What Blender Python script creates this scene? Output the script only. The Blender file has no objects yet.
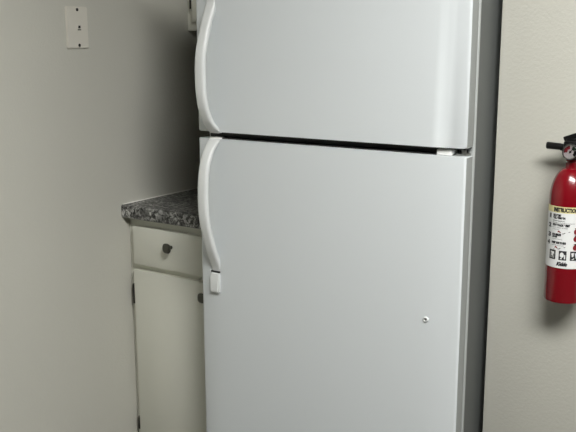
import bpy, bmesh, math, random
from mathutils import Vector, Matrix
random.seed(4)
sc = bpy.context.scene
C = sc.collection
PI = math.pi

# ------------------------------------------------------------------ helpers
ORG = {}            # world location of every root / part origin

def tag(o, label=None, cat=None, group=None, kind=None):
    if label: o['label'] = label
    if cat: o['category'] = cat
    if group: o['group'] = group
    if kind: o['kind'] = kind
    return o

def empty(name, loc, label, cat, group=None):
    o = bpy.data.objects.new(name, None)
    C.objects.link(o)
    o.location = loc
    o.empty_display_size = .05
    ORG[o.name] = Vector(loc)
    return tag(o, label, cat, group)

def obj(name, bm, m, parent=None, smooth=None, kind=None, loc=(0, 0, 0)):
    """bm is in world coordinates; the object is linked with its origin at its parent's origin"""
    org = ORG[parent.name] if parent else Vector(loc)
    bmesh.ops.recalc_face_normals(bm, faces=bm.faces)
    bmesh.ops.translate(bm, verts=bm.verts, vec=-org)
    me = bpy.data.meshes.new(name)
    bm.to_mesh(me); bm.free()
    o = bpy.data.objects.new(name, me)
    C.objects.link(o)
    if parent: o.parent = parent
    else: o.location = org
    ORG[o.name] = org
    for x in (m if isinstance(m, (list, tuple)) else [m]): me.materials.append(x)
    if smooth is not None:
        for p in me.polygons: p.use_smooth = True
        me.set_sharp_from_angle(angle=math.radians(smooth))
    if kind: o['kind'] = kind
    return o

def bx(bm, x0, x1, y0, y1, z0, z1, bev=0, seg=2, mi=0):
    vs = [bm.verts.new((x, y, z)) for z in (z0, z1) for y in (y0, y1) for x in (x0, x1)]
    fs = [(0, 2, 3, 1), (4, 5, 7, 6), (0, 1, 5, 4), (2, 6, 7, 3), (0, 4, 6, 2), (1, 3, 7, 5)]
    ff = [bm.faces.new([vs[i] for i in f]) for f in fs]
    for f in ff: f.material_index = mi
    if bev:
        es = list({e for f in ff for e in f.edges})
        bmesh.ops.bevel(bm, geom=es, offset=bev, segments=seg, affect='EDGES', profile=.5)
    return bm

def box(*a, **k): return bx(bmesh.new(), *a, **k)

def prism(bm, pts, z0, z1, bev=0, seg=2):
    """pts: XY outline, extruded in Z, horizontal rims bevelled"""
    n = len(pts)
    lo = [bm.verts.new((x, y, z0)) for x, y in pts]
    hi = [bm.verts.new((x, y, z1)) for x, y in pts]
    a = bm.faces.new(lo); b = bm.faces.new(hi)
    for i in range(n):
        j = (i + 1) % n
        bm.faces.new((lo[i], lo[j], hi[j], hi[i]))
    if bev:
        bmesh.ops.bevel(bm, geom=list(a.edges) + list(b.edges), offset=bev, segments=seg, affect='EDGES', profile=.5)
    return bm

def frames(path, up=Vector((0, 0, 1))):
    out = []
    for i, p in enumerate(path):
        t = (Vector(path[min(i + 1, len(path) - 1)]) - Vector(path[max(i - 1, 0)])).normalized()
        s = t.cross(up)
        if s.length < 1e-4: s = t.cross(Vector((0, 1, 0)))
        s.normalize()
        out.append((Vector(p), t, s, s.cross(t).normalized()))
    return out

def sweep(bm, path, sect, up=Vector((0, 0, 1)), scale=None):
    """sect(i) -> list of (s, u) section points"""
    rings = []
    for i, (p, t, s, u) in enumerate(frames(path, up)):
        rings.append([bm.verts.new(p + s * a + u * b) for a, b in sect(i)])
    n = len(rings[0])
    for r0, r1 in zip(rings, rings[1:]):
        for k in range(n):
            bm.faces.new((r0[k], r0[(k + 1) % n], r1[(k + 1) % n], r1[k]))
    bm.faces.new(rings[0]); bm.faces.new(rings[-1])
    return bm

def circ(r, n=16): return [(r * math.cos(2 * PI * k / n), r * math.sin(2 * PI * k / n)) for k in range(n)]

def tube(bm, path, r, n=16, up=Vector((0, 0, 1))):
    rr = r if isinstance(r, (list, tuple)) else [r] * len(path)
    return sweep(bm, path, lambda i: circ(rr[i], n), up)

def lathe(bm, prof, o, axis='Z', n=48, close=True, flat=1.0, sq=2.0):
    """prof: (radius, height) pairs; axis Z or -Y (towards the viewer side of the room)"""
    o = Vector(o); rings = []
    for r, h in prof:
        ring = []
        for k in range(n):
            a = 2 * PI * k / n
            c, s = math.cos(a), math.sin(a)
            q = (abs(c) ** sq + abs(s) ** sq) ** (-1 / sq)      # superellipse
            x, y = r * c * q, r * s * q
            ring.append(bm.verts.new(o + (Vector((x, y, h)) if axis == 'Z' else Vector((x, -h, y)))))
        rings.append(ring)
    for a, b in zip(rings, rings[1:]):
        for k in range(n):
            bm.faces.new((a[k], a[(k + 1) % n], b[(k + 1) % n], b[k]))
    if close:
        bm.faces.new(rings[0]); bm.faces.new(rings[-1])
    return bm

# ------------------------------------------------------------------ materials
def mat(name, col, rough=.5, metal=0, spec=.5, bump=None, noise=None, coat=0, emit=None):
    m = bpy.data.materials.new(name); m.use_nodes = True
    nt = m.node_tree; b = nt.nodes['Principled BSDF']
    b.inputs['Base Color'].default_value = (*col, 1)
    b.inputs['Roughness'].default_value = rough
    b.inputs['Metallic'].default_value = metal
    b.inputs['Specular IOR Level'].default_value = spec
    b.inputs['Coat Weight'].default_value = coat
    tc = nt.nodes.new('ShaderNodeTexCoord')
    if bump:
        sc_, st, dist = bump
        n = nt.nodes.new('ShaderNodeTexNoise'); n.inputs['Scale'].default_value = sc_
        n.inputs['Detail'].default_value = 2
        nt.links.new(tc.outputs['Object'], n.inputs['Vector'])
        bu = nt.nodes.new('ShaderNodeBump'); bu.inputs['Strength'].default_value = st
        bu.inputs['Distance'].default_value = dist
        nt.links.new(n.outputs['Fac'], bu.inputs['Height']); nt.links.new(bu.outputs['Normal'], b.inputs['Normal'])
    if noise:
        sc_, amt = noise
        n = nt.nodes.new('ShaderNodeTexNoise'); n.inputs['Scale'].default_value = sc_
        n.inputs['Detail'].default_value = 4
        nt.links.new(tc.outputs['Object'], n.inputs['Vector'])
        r = nt.nodes.new('ShaderNodeValToRGB')
        r.color_ramp.elements[0].position = .3; r.color_ramp.elements[1].position = .7
        r.color_ramp.elements[0].color = (*[c * (1 - amt) for c in col], 1)
        r.color_ramp.elements[1].color = (*[min(1, c * (1 + amt)) for c in col], 1)
        nt.links.new(n.outputs['Fac'], r.inputs['Fac']); nt.links.new(r.outputs['Color'], b.inputs['Base Color'])
    return m

WALL = (.565, .557, .497)
M = {
 'wall': mat('painted_plaster', WALL, .75, spec=.3, bump=(150, .3, .002), noise=(2.0, .02)),
 'ceil': mat('ceiling_paint', (.42, .42, .40), .9, bump=(90, .3, .003)),
 'floor': mat('vinyl_floor', (.07, .067, .06), .5, noise=(6, .12)),
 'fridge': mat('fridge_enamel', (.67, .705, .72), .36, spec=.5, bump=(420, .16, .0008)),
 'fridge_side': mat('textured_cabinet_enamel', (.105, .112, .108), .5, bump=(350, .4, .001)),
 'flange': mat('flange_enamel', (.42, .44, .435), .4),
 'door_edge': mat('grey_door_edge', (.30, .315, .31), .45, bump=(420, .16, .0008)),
 'handle': mat('white_plastic', (.73, .75, .74), .33),
 'gasket': mat('dark_gasket', (.012, .013, .014), .5),
 'gasket_w': mat('grey_gasket', (.10, .105, .105), .6),
 'metal': mat('zinc_metal', (.45, .45, .43), .35, metal=1),
 'bright': mat('bright_plastic', (.85, .85, .83), .4),
 'cab': mat('cabinet_paint', (.76, .76, .675), .42, bump=(60, .12, .002), noise=(5, .025)),
 'knob': mat('dark_bronze', (.09, .09, .075), .35, metal=.7),
 'hinge': mat('old_hinge', (.04, .038, .033), .45, metal=.6),
 'caulk': mat('caulk', (.85, .84, .78), .5),
 'plate': mat('ivory_plate', (.70, .675, .60), .38),
 'dark': mat('dark_slot', (.012, .012, .011), .6),
 'red': mat('red_enamel', (.18, .002, .007), .24, spec=.5, coat=.35),
 'blackp': mat('black_plastic', (.004, .004, .004), .34, spec=.35),
 'label': mat('white_label', (.74, .75, .74), .4),
 'yellow': mat('yellow_band', (.74, .67, .33), .45),
 'ink': mat('black_ink', (.012, .012, .014), .5),
 'redink': mat('red_ink', (.20, .006, .012), .5),
 'chrome': mat('chrome', (.75, .74, .73), .18, metal=1),
 'glass': None,
 'dial': mat('dial_white', (.80, .76, .77), .3),
 'green': mat('dial_green', (.03, .10, .05), .4),
 'toe': mat('toe_grille', (.20, .20, .19), .5),
}

def granite():
    m = bpy.data.materials.new('grey_granite_laminate'); m.use_nodes = True
    nt = m.node_tree; b = nt.nodes['Principled BSDF']
    b.inputs['Roughness'].default_value = .38
    tc = nt.nodes.new('ShaderNodeTexCoord')
    mp = nt.nodes.new('ShaderNodeMapping'); mp.inputs['Scale'].default_value = (1, 1.5, 1)
    n1 = nt.nodes.new('ShaderNodeTexNoise'); n1.inputs['Scale'].default_value = 75; n1.inputs['Detail'].default_value = 5
    n1.inputs['Roughness'].default_value = .65; n1.inputs['Distortion'].default_value = .6
    n2 = nt.nodes.new('ShaderNodeTexNoise'); n2.inputs['Scale'].default_value = 26; n2.inputs['Detail'].default_value = 3
    nt.links.new(tc.outputs['Object'], mp.inputs['Vector'])
    nt.links.new(mp.outputs[0], n1.inputs['Vector']); nt.links.new(mp.outputs[0], n2.inputs['Vector'])
    r = nt.nodes.new('ShaderNodeValToRGB'); e = r.color_ramp.elements
    e[0].position = .38; e[0].color = (.012, .012, .013, 1)
    e[1].position = .62; e[1].color = (.66, .66, .63, 1)
    x = e.new(.45); x.color = (.08, .08, .078, 1)
    x = e.new(.52); x.color = (.24, .24, .225, 1)
    nt.links.new(n1.outputs['Fac'], r.inputs['Fac'])
    r2 = nt.nodes.new('ShaderNodeValToRGB'); e = r2.color_ramp.elements
    e[0].position = .38; e[0].color = (.42, .42, .42, 1); e[1].position = .62; e[1].color = (1, 1, 1, 1)
    nt.links.new(n2.outputs['Fac'], r2.inputs['Fac'])
    mx = nt.nodes.new('ShaderNodeMix'); mx.data_type = 'RGBA'; mx.blend_type = 'MULTIPLY'; mx.inputs[0].default_value = 1
    nt.links.new(r.outputs['Color'], mx.inputs[6]); nt.links.new(r2.outputs['Color'], mx.inputs[7])
    nt.links.new(mx.outputs[2], b.inputs['Base Color'])
    return m
M['granite'] = granite()

def glassmat():
    m = bpy.data.materials.new('gauge_lens'); m.use_nodes = True
    b = m.node_tree.nodes['Principled BSDF']
    b.inputs['Transmission Weight'].default_value = 1; b.inputs['Roughness'].default_value = .03
    b.inputs['IOR'].default_value = 1.15
    return m
M['glass'] = glassmat()

def lampmat():
    m = bpy.data.materials.new('lit_diffuser'); m.use_nodes = True
    b = m.node_tree.nodes['Principled BSDF']
    b.inputs['Emission Color'].default_value = (1, .995, .965, 1)
    b.inputs['Emission Strength'].default_value = LAMP
    return m
LAMP = 39.5
M['lamp'] = lampmat()

# ------------------------------------------------------------------ the room
XL, XR, YB, YF, H = -1.856, 5.2, 2.468, -5.0, 2.44
YW, XW = 1.859, -.675         # the wall that carries the extinguisher: its face and its free edge
t = .12
obj('floor', box(XL - t, XR + t, YF - t, YB + t, -t, 0), M['floor'], kind='structure')
obj('ceiling', box(XL - t, XR + t, YF - t, YB + t, H, H + t), M['ceil'], kind='structure')
obj('wall_left', box(XL - t, XL, YF - t, YB + t, 0, H), M['wall'], kind='structure')
obj('wall_back', box(XL, XW, YB, YB + t, 0, H), M['wall'], kind='structure')
obj('wall_right', box(XW, XR, YW, YB + t, 0, H, bev=.003), M['wall'], smooth=40, kind='structure')
obj('wall_far_right', box(XR, XR + t, YF - t, YW, 0, H), M['wall'], kind='structure')
obj('wall_front', box(XL, XR, YF - t, YF, 0, H), M['wall'], kind='structure')
obj('baseboard_left', box(XL, XL + .012, YF, 1.86, 0, .09, bev=.003), M['cab'], kind='structure')
obj('baseboard_right', box(XW, XR, YW - .012, YW, 0, .09, bev=.003), M['cab'], kind='structure')

# ceiling lamp (outside the frame; it is what lights the room)
LX, LY = .28, .56
cl = empty('ceiling_light', (LX, LY, H), 'white framed long ceiling lamp with a glowing diffuser in front of the refrigerator', 'ceiling light')
bm = bmesh.new()
s, q = .66, .30
for a in ((-s, -s + .02, -q, q), (s - .02, s, -q, q), (-s + .02, s - .02, -q, -q + .02), (-s + .02, s - .02, q - .02, q)):
    bx(bm, LX + a[0], LX + a[1], LY + a[2], LY + a[3], H - .075, H)
obj('frame', bm, M['bright'], cl)
obj('diffuser', box(LX - s + .02, LX + s - .02, LY - q + .02, LY + q - .02, H - .07, H - .05), M['lamp'], cl)

# ------------------------------------------------------------------ refrigerator
FL, FR, F0, FB = -1.4490, -.6905, 1.7155, 1.762     # door sides, front, back
fr = empty('refrigerator', ((FL + FR) / 2, 2.1, 0), 'tall white top-freezer refrigerator with two curved handles, standing in the alcove', 'refrigerator')
def door_outline():
    pts = []
    # left rounding, front bow, right rounding
    n = 40
    def yf(x):
        dl, dr = x - FL, FR - x
        y = F0
        for d, w, a in ((dl, .075, .009), (dr, .10, .008)):
            if d < w: y += a * ((w - d) / w) ** 2
        return y
    R = .009
    for k in range(7):
        a = PI - (PI / 2) * k / 6
        pts.append((FL + R + R * math.cos(a), yf(FL + R) + R - R * math.sin(a)))
    for k in range(1, n):
        x = FL + R + (FR - FL - 2 * R) * k / n
        pts.append((x, yf(x)))
    R2 = .006
    for k in range(7):
        a = PI / 2 - (PI / 2) * k / 6
        pts.append((FR - R2 + R2 * math.cos(a), yf(FR - R2) + R2 - R2 * math.sin(a)))
    pts += [(FR, FB), (FL, FB)]
    return pts
ZG0, ZG1 = 1.1570, 1.1758       # the gap between the doors
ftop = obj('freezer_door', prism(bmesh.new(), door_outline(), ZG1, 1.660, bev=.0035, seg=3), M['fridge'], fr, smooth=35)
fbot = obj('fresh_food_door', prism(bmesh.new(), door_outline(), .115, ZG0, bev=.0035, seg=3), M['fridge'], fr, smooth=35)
for d_ in (ftop, fbot):          # the doors' narrow side faces, picked by normal, get a greyer colour
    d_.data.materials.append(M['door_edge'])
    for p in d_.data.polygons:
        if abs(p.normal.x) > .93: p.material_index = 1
# body: box with a rounded front flange that catches the light
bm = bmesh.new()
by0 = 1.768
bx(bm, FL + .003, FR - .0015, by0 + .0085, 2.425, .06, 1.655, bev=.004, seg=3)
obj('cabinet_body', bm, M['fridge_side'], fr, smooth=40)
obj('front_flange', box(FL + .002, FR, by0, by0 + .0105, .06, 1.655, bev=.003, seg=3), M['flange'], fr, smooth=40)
# gaskets
for nm, z0, z1 in (('door_gasket', ZG1 + .006, 1.650), ('door_gasket', .125, ZG0 - .006)):
    obj(nm, box(FL + .010, FR - .004, FB, by0, z0, z1), M['gasket_w'], fr)
# dark mullion strip closing the gap between the two doors
obj('mullion', box(FL + .022, FR - .03, 1.742, by0, ZG0 - .02, ZG1 + .02), M['gasket'], fr) if False else None
obj('mullion', box(FL + .012, FR - .012, FB - .0005, by0 + .001, ZG0 - .006, ZG1 + .006), M['gasket'], fr)
# dark lips on the two facing door edges
obj('door_lip', box(-1.376, -.765, 1.7305, FB, ZG1 - .0045, ZG1 + .0005), M['gasket'], ftop)
obj('door_lip', box(-1.376, -.765, 1.7305, FB, ZG0 - .0005, ZG0 + .0030), M['gasket'], fbot)

# centre hinge
hg = box(-.763, -.726, 1.7275, FB, ZG0 + .0005, ZG0 + .0135, bev=.003)
ch = obj('center_hinge', box(-.722, FR - .006, 1.738, by0 + .01, ZG0 + .001, ZG0 + .005, bev=.001), M['metal'], fr)
obj('bushing', hg, M['bright'], ch, smooth=40)
bm = lathe(bmesh.new(), [(.006, 0), (.006, .0155)], (-.708, 1.752, ZG0 + .0005), n=20)
obj('hinge_pin', bm, M['metal'], ch, smooth=40)
# plastic bracket under the freezer door corner
obj('hinge_cover', box(-.775, -.700, FB - .02, FB, ZG1 - .006, ZG1 + .001, bev=.001), M['gasket'], ch)
# top hinge, toe grille, feet (outside the frame)
obj('top_hinge_cover', box(-.79, -.70, 1.735, 1.83, 1.6555, 1.680, bev=.006), M['handle'], fr, smooth=40)
obj('toe_grille', box(FL + .02, FR - .02, 1.79, 1.80, .02, .058, bev=.002), M['toe'], fr)
for x in (FL + .06, FR - .06):
    for y in (1.83, 2.37):
        obj('foot', lathe(bmesh.new(), [(.018, 0), (.018, .012), (.008, .014), (.008, .062)], (x, y, 0), n=20), M['toe'], fr, smooth=40)

# handles: arched bars
HX0, HX1 = -1.4060, -1.3755
tabl = [(0, .006), (.006, .012), (.018, .0195), (.038, .029), (.068, .0385), (.108, .044), (.15, .0455), (.19, .0445), (.228, .040), (.268, .031),
        (.304, .0215), (.332, .0120), (.350, .006), (.358, .0045)]
def smoothtab(tb, n=44):
    xs = [a for a, _ in tb]; ys = [b for _, b in tb]
    out = []
    for k in range(n + 1):
        x = xs[-1] * k / n
        i = max(j for j in range(len(xs) - 1) if xs[j] <= x + 1e-12)
        p0, p1, p2, p3 = ys[max(i - 1, 0)], ys[i], ys[i + 1], ys[min(i + 2, len(ys) - 1)]
        h = xs[i + 1] - xs[i]
        m1 = (p2 - p0) / (xs[i + 1] - xs[max(i - 1, 0)]); m2 = (p3 - p1) / (xs[min(i + 2, len(xs) - 1)] - xs[i])
        s_ = (x - xs[i]) / h
        out.append((x, (2*s_**3-3*s_**2+1)*p1 + (s_**3-2*s_**2+s_)*h*m1 + (-2*s_**3+3*s_**2)*p2 + (s_**3-s_**2)*h*m2))
    return out
def handle(name, z0, dirn, scale, parent):
    rows = smoothtab(tabl)
    bm = bmesh.new(); rings = []
    W = HX1 - HX0; xc = (HX0 + HX1) / 2
    surf = F0 + .004
    for i, (s_, p) in enumerate(rows):
        z = z0 + dirn * s_ * scale
        w = W
        thick = min(.017, p + .006)
        p = .006 + max(0, p - .006) * 1.36 if p > .006 else p
        yo = surf - p; yi = yo + thick
        # direction of the bar for the thickness is kept along Y
        r = min(.007, thick * .45)
        pts = []
        for cx, cy, a0 in ((HX0 + r, yo + r, PI), (HX1 - r, yo + r, 1.5 * PI), (HX1 - r, yi - r, 0), (HX0 + r, yi - r, .5 * PI)):
            for k in range(5):
                a = a0 + (PI / 2) * k / 4
                pts.append((cx + r * math.cos(a) + (0), cy + r * math.sin(a), z))
        fl = max(0, 1 - s_ / .03) * .006
        pts = [(HX0 + (q[0] - HX0) * (1 + fl / W), q[1], q[2]) for q in pts]
        rings.append([bm.verts.new(q) for q in pts])
    n = len(rings[0])
    for a, b in zip(rings, rings[1:]):
        for k in range(n): bm.faces.new((a[k], a[(k+1) % n], b[(k+1) % n], b[k]))
    bm.faces.new(rings[0]); bm.faces.new(rings[-1])
    h = obj(name, bm, M['handle'], parent, smooth=50)
    # the foot that wraps the door's edge at the gap
    f0 = z0 - dirn * .0045
    obj('handle_foot', box(HX0 + .001, -1.3735, F0 + .0005, F0 + .030, min(f0, z0 + dirn * .006), max(f0, z0 + dirn * .006), bev=.002), M['bright'], h, smooth=40)
    # dark seam and the cap that closes the far end
    e = z0 + dirn * .358 * scale
    a, b = sorted((e, e + dirn * .004))
    obj('cap_seam', box(HX0 + .001, HX1 - .001, F0 - .004, F0 + .008, a, b), M['gasket'], h)
    a, b = sorted((e + dirn * .004, e + dirn * .062))
    bm = bmesh.new()
    prof = [(a, .011), (b, .014)] if dirn > 0 else [(b, .011), (a, .014)]
    vs = []
    za, zb = e + dirn * .004, e + dirn * .060
    pts = [(za, F0 + .006), (za, F0 - .006), (e + dirn * .02, F0 - .0085), (e + dirn * .048, F0 - .0115), (zb, F0 - .009), (zb + dirn * .003, F0 + .006)]
    L = [bm.verts.new((HX0 + .001, y, z)) for z, y in pts]; R_ = [bm.verts.new((HX1 - .001, y, z)) for z, y in pts]
    bm.faces.new(L); bm.faces.new(R_)
    for k in range(len(pts)):
        j = (k + 1) % len(pts); bm.faces.new((L[k], L[j], R_[j], R_[k]))
    bmesh.ops.bevel(bm, geom=list(bm.edges), offset=.003, segments=3, affect='EDGES')
    obj('end_cap', bm, M['handle'], h, smooth=40)
    return h
handle('door_handle', ZG0 - .001, -1, 1.0, fbot)
handle('door_handle', ZG1 + .001, 1, .94, ftop)

# small round plug low on the fresh food door
bm = lathe(bmesh.new(), [(.0062, -.003), (.0062, .0030), (.0050, .0046), (.0038, .0046), (.0034, .0010), (.0001, .0008)], (-.7700, F0 + .0005, .775), axis='Y', n=24)
tag(obj('screw_plug', bm, M['handle'], fbot, smooth=50), 'small round white plug with a dark dimple')
obj('dimple', lathe(bmesh.new(), [(.0034, .0008), (.0034, .0022), (.0004, .0026)], (-.7705, F0 + .0005, .7742), axis='Y', n=20), M['toe'], bpy.data.objects['screw_plug'])

# ------------------------------------------------------------------ base cabinet, counter
CX1 = -1.462
bc = empty('base_cabinet', ((XL + CX1) / 2, 2.16, 0), 'cream painted base cabinet with one drawer over one door, left of the refrigerator', 'cabinet')
YC = 1.8635
bm = bmesh.new()
bx(bm, XL + .001, CX1, YC, 2.466, .10, .8725)
bx(bm, XL + .001, CX1, YC + .07, 2.466, 0, .10)
obj('body', bm, M['cab'], bc)
YD = 1.845
dr = obj('drawer', box(-1.8265, -1.508, YD, YC - .0005, .7262, .8470, bev=.0015), M['cab'], bc, smooth=40)
dd = obj('door', box(-1.8290, -1.508, YD, YC - .0005, .135, .7075, bev=.0015), M['cab'], bc, smooth=40)
KN = [(a_ * 1.26, b_) for a_, b_ in [(.0040, -.001), (.0046, .003), (.0040, .008), (.0048, .013), (.0095, .0165), (.0118, .019), (.0122, .022), (.0108, .0245), (.0060, .026), (.0004, .0264)]]
def knob(x, z, parent):
    obj('knob', lathe(bmesh.new(), KN, (x, YD, z), axis='Y', n=32, sq=2.8), M['knob'], parent, smooth=50)
knob(-1.668, .8000, dr)
knob(-1.535, .667, dd)
def hinge(x, y, z0, z1, parent, yfr, wd=.014):
    h = obj('hinge', box(x - wd, x - .0005, yfr - .0022, yfr - .0002, z0, z1, bev=.0006), M['hinge'], parent)
    bm = bmesh.new()
    tube(bm, [(x - .0045, y + .006, z0 + .006), (x - .0045, y + .006, z1 - .006)], .0062, 12, up=Vector((0, 1, 0)))
    obj('hinge_pin', bm, M['hinge'], h, smooth=50)
hinge(-1.8290, YD, .588, .664, dd, YC)
hinge(-1.8290, YD, .158, .212, dd, YC)

ct = empty('countertop', ((XL + CX1) / 2, 2.15, .8735), 'dark grey granite-pattern countertop lying on the cream base cabinet', 'countertop')
bm = bmesh.new()
y0, y1, z0, z1 = 1.8290, 2.467, .8735, .914
prof = [(y1, z0), (y0 + .004, z0), (y0 + .001, z0 + .002), (y0, z0 + .006)]
for k in range(6):
    a = PI + (PI / 2) * k / 5
    prof.append((y0 + .005 + .005 * math.cos(a), z1 - .005 - .005 * math.sin(a)))
prof.append((y1, z1))
L = [bm.verts.new((XL + .0008, y, z)) for y, z in prof]; R_ = [bm.verts.new((CX1 + .004, y, z)) for y, z in prof]
bm.faces.new(L); bm.faces.new(R_)
for k in range(len(prof)):
    j = (k + 1) % len(prof); bm.faces.new((L[k], L[j], R_[j], R_[k]))
top = obj('worktop', bm, M['granite'], ct, smooth=35)
bm = bmesh.new()
path = [(XL + .002, y1 - .003, z1 + .0005)] + [(XL + .002 + random.uniform(-.0004, .0004), y1 - .003 - (y1 - y0 - .006) * k / 14, z1 + .0005) for k in range(1, 14)] + [(XL + .002, y0 + .006, z1 - .001)]
tube(bm, path, [.0026 + random.uniform(-.0005, .0006) for _ in path], 8)
obj('caulk_bead', bm, M['caulk'], ct, smooth=60)

# ------------------------------------------------------------------ upper cabinet
UZ = 1.4455
uc = empty('wall_cabinet', ((XL + CX1) / 2, 2.32, UZ), 'cream painted wall cabinet hanging above the counter, half hidden behind the freezer door', 'cabinet')
YU = 2.168
bm = bmesh.new()
bx(bm, XL + .001, CX1, YU, 2.467, UZ, 2.2)
obj('body', bm, M['cab'], uc)
ud = obj('door', box(-1.8240, -1.508, YU - .0185, YU - .0005, 1.4735, 2.17, bev=.0025), M['cab'], uc, smooth=40)
hinge(-1.8240, YU - .0185, 1.508, 1.565, ud, YU)
obj('knob', lathe(bmesh.new(), KN, (-1.545, YU - .0185, 1.51), axis='Y', n=32, sq=2.8), M['knob'], ud, smooth=50)

# ------------------------------------------------------------------ telephone wall plate on the left wall
pl = empty('phone_jack_plate', (XL, 1.6905, 1.449), 'small ivory phone jack plate with two dark screws on the left wall', 'wall plate')
py0, py1, pz0, pz1 = 1.6455, 1.7245, 1.3905, 1.5065
bm = bmesh.new()
bx(bm, XL + .0003, XL + .006, py0, py1, pz0, pz1)
bmesh.ops.bevel(bm, geom=[e for e in bm.edges if e.verts[0].co.x > XL + .003 or e.verts[1].co.x > XL + .003], offset=.0022, segments=3, affect='EDGES')
obj('plate', bm, M['plate'], pl, smooth=40)
def lathe_x(prof, o, n=20):
    bm = lathe(bmesh.new(), prof, (0, 0, 0), 'Z', n=n)
    bmesh.ops.rotate(bm, verts=bm.verts, cent=(0, 0, 0), matrix=Matrix.Rotation(PI / 2, 3, 'Y'))
    bmesh.ops.translate(bm, verts=bm.verts, vec=o)
    return bm
for y, z in ((1.6855, 1.4980), (1.6880, 1.3995)):
    obj('screw', lathe_x([(.0046, -.001), (.0046, .0008), (.0030, .0018), (.0003, .0020)], (XL + .006, y, z)), M['hinge'], pl, smooth=40)
jk = obj('jack', box(XL + .005, XL + .0075, 1.6825, 1.6965, 1.4400, 1.4570, bev=.001), M['plate'], pl, smooth=40)
obj('socket', box(XL + .0072, XL + .0079, 1.6855, 1.6935, 1.4465, 1.4540), M['dark'], jk)
obj('latch_slot', box(XL + .0072, XL + .0079, 1.6835, 1.6955, 1.4412, 1.4438), M['dark'], jk)

# ------------------------------------------------------------------ fire extinguisher
EX, EY, ER = -.4880, 1.812, .0412
EZ0, EZS = .847, 1.145
ex = empty('fire_extinguisher', (EX, EY, EZ0), 'red fire extinguisher with a white instruction label, hanging on the right wall', 'fire extinguisher')
prof = [(.020, .006), (.030, .003), (.0370, 0), (.0400, .0015), (ER, .006), (ER, .228)]
for k in range(1, 13):
    a = (PI / 2) * k / 12
    rr = .0130 + (ER - .0130) * math.cos(a) ** 1.2
    prof.append((rr, .228 + .064 * math.sin(a)))
prof += [(.0126, .300), (.0126, .310)]
obj('cylinder', lathe(bmesh.new(), prof, (EX, EY, EZ0), n=72), M['red'], ex, smooth=40)

VIEW = math.atan2(0 - EX, EY)          # bottle is turned this far towards the room's right
def onlabel(phi, z, off):              # phi 0 = label centre line
    a = -PI / 2 + VIEW + phi
    return Vector((EX + (ER + off) * math.cos(a), EY + (ER + off) * math.sin(a), z))
def band(phi0, phi1, z0, z1, off, n=60, bm=None):
    bm = bm or bmesh.new()
    lo = []; hi = []; li = []; hii = []
    for k in range(n + 1):
        p = phi0 + (phi1 - phi0) * k / n
        lo.append(bm.verts.new(onlabel(p, z0, off))); hi.append(bm.verts.new(onlabel(p, z1, off)))
        li.append(bm.verts.new(onlabel(p, z0, off - .00025))); hii.append(bm.verts.new(onlabel(p, z1, off - .00025)))
    for k in range(n):
        bm.faces.new((lo[k], lo[k+1], hi[k+1], hi[k])); bm.faces.new((li[k], hii[k], hii[k+1], li[k+1]))
        bm.faces.new((lo[k], li[k], li[k+1], lo[k+1])); bm.faces.new((hi[k], hi[k+1], hii[k+1], hii[k]))
    bm.faces.new((lo[0], hi[0], hii[0], li[0])); bm.faces.new((lo[-1], li[-1], hii[-1], hi[-1]))
    return bm
LZ0, LZ1, LZY = .9265, 1.0605, 1.0470
lab = obj('instruction_label', band(-1.62, 1.62, LZ0, LZY, .0003), M['label'], ex, smooth=40)
obj('title_band', band(-1.62, 1.62, LZY, LZ1, .0003), M['yellow'], lab, smooth=40)

def text_bm(txt, size, bold=0, shear=0, xscale=1):
    cu = bpy.data.curves.new('t', 'FONT'); cu.body = txt; cu.size = size
    cu.offset = bold; cu.shear = shear
    o = bpy.data.objects.new('t', cu); C.objects.link(o)
    dg = bpy.context.evaluated_depsgraph_get(); dg.update()
    me = bpy.data.meshes.new_from_object(o.evaluated_get(dg))
    bm = bmesh.new(); bm.from_mesh(me)
    bpy.data.meshes.remove(me); bpy.data.objects.remove(o); bpy.data.curves.remove(cu)
    return bm
def wrap(bm, s0, z0, off=.0007, fit=None):
    """flat XY lettering -> wrapped on the bottle; s0 = arc position of its left end (metres)"""
    xs = [v.co.x for v in bm.verts]; x0, x1 = min(xs), max(xs)
    k = fit / (x1 - x0) if fit else 1
    for v in bm.verts:
        v.co = onlabel((s0 + (v.co.x - x0) * k) / ER, z0 + v.co.y, off)
    return bm
def into(dst, src):
    me = bpy.data.meshes.new('x'); src.to_mesh(me); src.free(); dst.from_mesh(me); bpy.data.meshes.remove(me)
def poly(dst, pts, s0, z0, off=.0007):
    dst.faces.new([dst.verts.new(onlabel((s0 + x) / ER, z0 + y, off)) for x, y in pts])
def addtext(dst, txt, s0, z, size, fit=None, bold=0, shear=0, off=.0007):
    into(dst, wrap(text_bm(txt, size, bold, shear), s0, z, off, fit))
PX = .0825 / 39.5      # metres per photo pixel on the bottle
S0 = -.0330            # arc position of the text's left edge
bm = bmesh.new()
addtext(bm, 'INSTRUCTIONS', S0 + .001, LZY + .0028, .0115, fit=.056, bold=.0008)
obj('title_text', bm, M['ink'], lab)
bm = bmesh.new()
rows = [
 ('1', 1.0375, ['HOLD UPRIGHT', 'PULL RING PIN'], 'Pull the pin and point', 'the nozzle away from you'),
 ('2', 1.0090, ['START BACK 6 FEET'], 'Aim at base of fire', 'from a safe distance'),
 ('3', .9880, ['SQUEEZE LEVER'], 'to discharge', ''),
 ('4', .9680 + .0095, ['SWEEP SIDE TO SIDE'], 'until fire is out', ''),
]
Z = {'1': (1.0405, 1.0345), '2': (1.0145,), '3': (.9920,), '4': (.9735,)}
addtext(bm, '1', S0 - .0115, 1.0345, .0125, bold=.0007, fit=.0055)
addtext(bm, 'HOLD UPRIGHT', S0, 1.0395, .0058, fit=.019, bold=.0006)
addtext(bm, 'PULL RING PIN', S0, 1.0340, .0058, fit=.028, bold=.0006)
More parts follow.
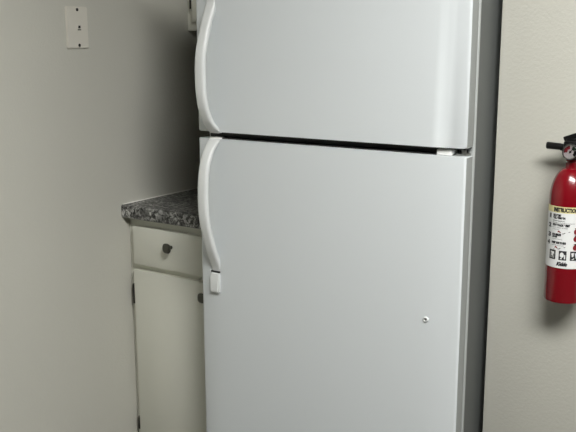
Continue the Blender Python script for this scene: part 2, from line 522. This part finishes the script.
addtext(bm, 'Hold nozzle away from you', S0, 1.0285, .0038, fit=.027, bold=.0001)
addtext(bm, 'and release the locking mechanism', S0, 1.0243, .0034, fit=.048)
addtext(bm, '2', S0 - .0135, 1.0140, .0125, bold=.0007, fit=.0095)
addtext(bm, 'START BACK 6 FEET', S0, 1.0185, .0058, fit=.038, bold=.0006)
addtext(bm, 'Point nozzle at base', S0, 1.0140, .0034, fit=.034)
addtext(bm, 'of the fire', S0, 1.0100, .0034, fit=.016)
addtext(bm, '3', S0 - .0135, .9935, .0125, bold=.0007, fit=.0095)
addtext(bm, 'SQUEEZE', S0, .9975, .0058, fit=.021, bold=.0006)
addtext(bm, 'LEVER', S0, .9930, .0045, fit=.014, bold=.00035)
addtext(bm, 'in short bursts', S0, .9890, .0034, fit=.024)
addtext(bm, '4', S0 - .0155, .9760, .0125, bold=.0007, fit=.0095)
addtext(bm, 'SWEEP SIDE TO SIDE', S0, .9800, .0058, fit=.032, bold=.0006)
addtext(bm, 'until fire is out', S0, .9755, .0034, fit=.028)
# aiming-nozzle sketches
for sx, sz in ((.012, .9995), (.004, .9655)):
    poly(bm, [(0, 0), (.001, .0016), (.014, .0040), (.014, .0028)], S0 + sx, sz)
    poly(bm, [(.013, .0022), (.015, .0050), (.027, .0085), (.0275, .0075)], S0 + sx, sz)
obj('printed_text', bm, M['ink'], lab)
# red pictograms of the bottle beside the steps, and small figures
for sx, sz in ((.019, 1.0035), (.019, .9880), (.019, .9690), (.040, 1.020), (.040, 1.003)):
    bm = bmesh.new(); n = 14
    poly(bm, [(.0055 * math.cos(2*PI*k/n), .0042 + .0062 * math.sin(2*PI*k/n)) for k in range(n)] , sx, sz)
    obj('printed_pictogram', bm, M['redink'], lab)
    bm = bmesh.new()
    poly(bm, [(-.0020, .0098), (.0020, .0098), (.0045, .0135), (-.0040, .0122)], sx, sz, .0009)
    obj('printed_valve', bm, M['ink'], lab)
for sx, sz in ((-.025, .9690), (-.020, 1.0035)):
    bm = bmesh.new()
    poly(bm, [(0, .0005), (.001, .0045), (.0028, .0055), (.0075, .0016), (.006, 0), (.003, .002)], sx, sz)
    obj('printed_hand', bm, M['redink'], lab)
# class symbols in their dark boxes
BW, BH, BZ = .0160, .0205, .9447
for i in range(3):
    s1 = -.0375 + i * .0232
    bm = bmesh.new(); wb = bmesh.new()
    def strip(dst, x0, x1, y0_, y1_, off):
        n = max(1, int((x1 - x0) / .0025))
        for c in range(n):
            a, b = x0 + (x1 - x0) * c / n, x0 + (x1 - x0) * (c + 1) / n
            poly(dst, [(a, y0_), (b, y0_), (b, y1_), (a, y1_)], s1, BZ, off)
    strip(bm, 0, BW, 0, BH, .0006)
    n = 16
    if i == 0:
        strip(wb, .0032, BW - .0032, .0034, BH - .0036, .0009)
        strip(bm, .0042, .0062, .0045, .0150, .0012)
        strip(bm, .0062, .0098, .0045, .0068, .0012)
        strip(bm, .0104, .0122, .0045, .0120, .0012)
    elif i == 1:
        poly(wb, [(.0065 + .0042*math.cos(2*PI*k/n), .0115 + .0058*math.sin(2*PI*k/n)) for k in range(n)], s1, BZ, .0009)
        strip(wb, .0112, .0138, .0030, .0120, .0009)
        poly(wb, [(.0030, .0025), (.0075, .0025), (.0065, .0050), (.0035, .0045)], s1, BZ, .0009)
    else:
        poly(wb, [(.0022, .0165), (.0080, .0175), (.0072, .0095), (.0040, .0080)], s1, BZ, .0009)
        poly(wb, [(.0095, .0160), (.0140, .0168), (.0140, .0060), (.0125, .0045)], s1, BZ, .0009)
        poly(wb, [(.0030, .0025), (.0090, .0060), (.0085, .0035), (.0050, .0018)], s1, BZ, .0009)
    cs = obj('class_symbol', bm, M['ink'], lab)
    obj('symbol_inlay', wb, M['label'], lab)
bm = bmesh.new()
addtext(bm, 'Kidde', -.0190, .9325, .0105, fit=.0235, bold=.0009, shear=.35)
obj('printed_logo', bm, M['ink'], lab)

# valve head
VZ = 1.152
bm = bmesh.new()
lathe(bm, [(.0118, 0), (.0118, .006), (.0115, .008), (.0115, .044), (.009, .050)], (EX, EY, VZ - .004), n=32)
vb = obj('valve', bm, M['blackp'], ex, smooth=40)
bm = bmesh.new()
bx(bm, EX - .0145, EX + .016, EY - .020, EY + .014, VZ + .010, VZ + .046, bev=.003)
obj('valve_housing', bm, M['blackp'], vb, smooth=40)
obj('neck_ring', lathe(bmesh.new(), [(.0125, 0), (.0150, .002), (.0125, .004)], (EX, EY, EZ0 + .304), n=32), M['chrome'], ex, smooth=40)
# nozzle to the left
NZ = 1.1835
bm = bmesh.new()
tube(bm, [(EX - .010, EY, NZ - .001), (EX - .024, EY, NZ - .001), (EX - .026, EY, NZ), (EX - .0535, EY, NZ + .0012), (EX - .0550, EY, NZ + .0012)], [.0078, .0078, .0074, .0079, .0070], 24)
nz = obj('nozzle', bm, M['blackp'], ex, smooth=40)
bm = bmesh.new()
tube(bm, [(EX - .0540, EY, NZ + .0012), (EX - .0554, EY, NZ + .0012)], .0042, 16)
obj('nozzle_opening', bm, M['dark'], nz)
# gauge facing the room
GX, GY, GZ = EX - .0020, EY - .026, 1.1770
ang = VIEW * .9
def gface(bm):
    bmesh.ops.rotate(bm, verts=bm.verts, cent=(GX, EY, GZ), matrix=Matrix.Rotation(ang * .8, 3, 'Z')); return bm
bm = lathe(bmesh.new(), [(.0135, -.008), (.0165, -.006), (.0168, .004), (.0158, .0055), (.0138, .0055), (.0136, .003)], (GX, GY, GZ), axis='Y', n=40)
ga = obj('pressure_gauge', gface(bm), M['blackp'], ex, smooth=40)
bm = lathe(bmesh.new(), [(.0136, .0040), (.0137, .0062), (.0150, .0066), (.0156, .0052)], (GX, GY, GZ), axis='Y', n=40, close=False)
obj('bezel', gface(bm), M['chrome'], ga, smooth=60)
bm = lathe(bmesh.new(), [(.0137, .0005), (.0137, .0034)], (GX, GY, GZ), axis='Y', n=40)
obj('dial', gface(bm), M['dial'], ga)
def sector(a0, a1, r0, r1, yo, m, nm):
    bm = bmesh.new(); n = 12; inn = []; out = []
    for k in range(n + 1):
        a = math.radians(a0 + (a1 - a0) * k / n)
        inn.append(bm.verts.new((GX + r0 * math.cos(a), GY - yo, GZ + r0 * math.sin(a))))
        out.append(bm.verts.new((GX + r1 * math.cos(a), GY - yo, GZ + r1 * math.sin(a))))
    for k in range(n): bm.faces.new((inn[k], inn[k+1], out[k+1], out[k]))
    return obj(nm, gface(bm), m, ga)
sector(95, 190, .0060, .0132, .0037, M['redink'], 'recharge_zone')
sector(20, 70, .0060, .0130, .0037, M['green'], 'charged_zone')
sector(-50, 15, .0070, .0130, .0037, M['ink'], 'overcharge_zone')
bm = bmesh.new()
bx(bm, GX - .0008, GX + .0008, GY - .0046, GY - .0040, GZ - .004, GZ + .010)
bmesh.ops.rotate(bm, verts=bm.verts, cent=(GX, GY, GZ), matrix=Matrix.Rotation(math.radians(38), 3, 'Y'))
lathe(bm, [(.0024, .0038), (.0024, .0050)], (GX, GY, GZ), axis='Y', n=16)
obj('needle', gface(bm), M['ink'], ga)
bm = lathe(bmesh.new(), [(.0137, .0050), (.0137, .0054), (.0100, .0066), (.0050, .0073), (.0004, .0075)], (GX, GY, GZ), axis='Y', n=32)
obj('lens', gface(bm), M['glass'], ga, smooth=60)
# levers rising to the right, and ring pin
def lever(nm, pts, w, th):
    bm = bmesh.new()
    sweep(bm, pts, lambda i: [(-w[i], -th), (w[i], -th), (w[i], th), (-w[i], th)], up=Vector((0, 0, 1)))
    bmesh.ops.bevel(bm, geom=list(bm.edges), offset=.0012, segments=2, affect='EDGES')
    return obj(nm, bm, M['blackp'], ex, smooth=40)
lever('operating_lever', [(EX - .018, EY, 1.2005), (EX - .006, EY, 1.2050), (EX + .030, EY, 1.2190), (EX + .085, EY, 1.2330), (EX + .105, EY, 1.2300)],
      [.008, .0095, .010, .0095, .008], .0050)
lever('carry_handle', [(EX + .008, EY, 1.182), (EX + .030, EY, 1.180), (EX + .075, EY, 1.176), (EX + .098, EY, 1.164)], [.009, .0095, .0095, .008], .0026)
bm = bmesh.new()
bx(bm, EX - .012, EX + .012, EY - .010, EY + .010, 1.192, 1.2030, bev=.002)
obj('lever_pivot', bm, M['blackp'], ex, smooth=40)
bm = bmesh.new()
pth = [(EX + .030 + .011 * math.cos(2*PI*k/24), EY - .016, 1.196 + .011 * math.sin(2*PI*k/24)) for k in range(25)]
tube(bm, pth, .0011, 8, up=Vector((0, 1, 0)))
tube(bm, [(EX + .019, EY - .016, 1.197), (EX + .019, EY + .012, 1.197)], .0015, 8)
obj('pull_pin', bm, M['chrome'], ex, smooth=60)
# wall bracket behind the bottle
bm = bmesh.new()
bx(bm, EX - .010, EX + .010, YW - .0025, YW + .0004, .95, 1.21, bev=.0005)
bx(bm, EX - .008, EX + .008, EY + .010, YW - .001, 1.150, 1.1535)
tube(bm, [(EX + (ER + .003) * math.cos(a), EY + (ER + .003) * math.sin(a), .985) for a in [PI * k / 16 for k in range(17)]], .0020, 8)
obj('bracket', bm, M['metal'], ex)

# ------------------------------------------------------------------ world, camera, colour management
w = bpy.data.worlds.new('world'); sc.world = w; w.use_nodes = True
w.node_tree.nodes['Background'].inputs[0].default_value = (.5, .5, .5, 1)
w.node_tree.nodes['Background'].inputs[1].default_value = .1

cam = bpy.data.cameras.new('camera'); co = bpy.data.objects.new('camera', cam); C.objects.link(co)
cam.sensor_width = 36; cam.sensor_fit = 'HORIZONTAL'; cam.lens = 837 / 576 * 36; cam.clip_start = .02
R = Matrix(((0.82992445, -0.10966509, 0.54699083), (0.55786837, 0.1682002, -0.81270633), (-0.00287845, 0.97963374, 0.20077214)))
co.matrix_world = Matrix.Translation((0, 0, 1.40)) @ R.to_4x4()
sc.camera = co
sc.view_settings.view_transform = 'Standard'; sc.view_settings.look = 'None'
sc.view_settings.gamma = 1; sc.view_settings.use_curve_mapping = False
sc.view_settings.exposure = 0
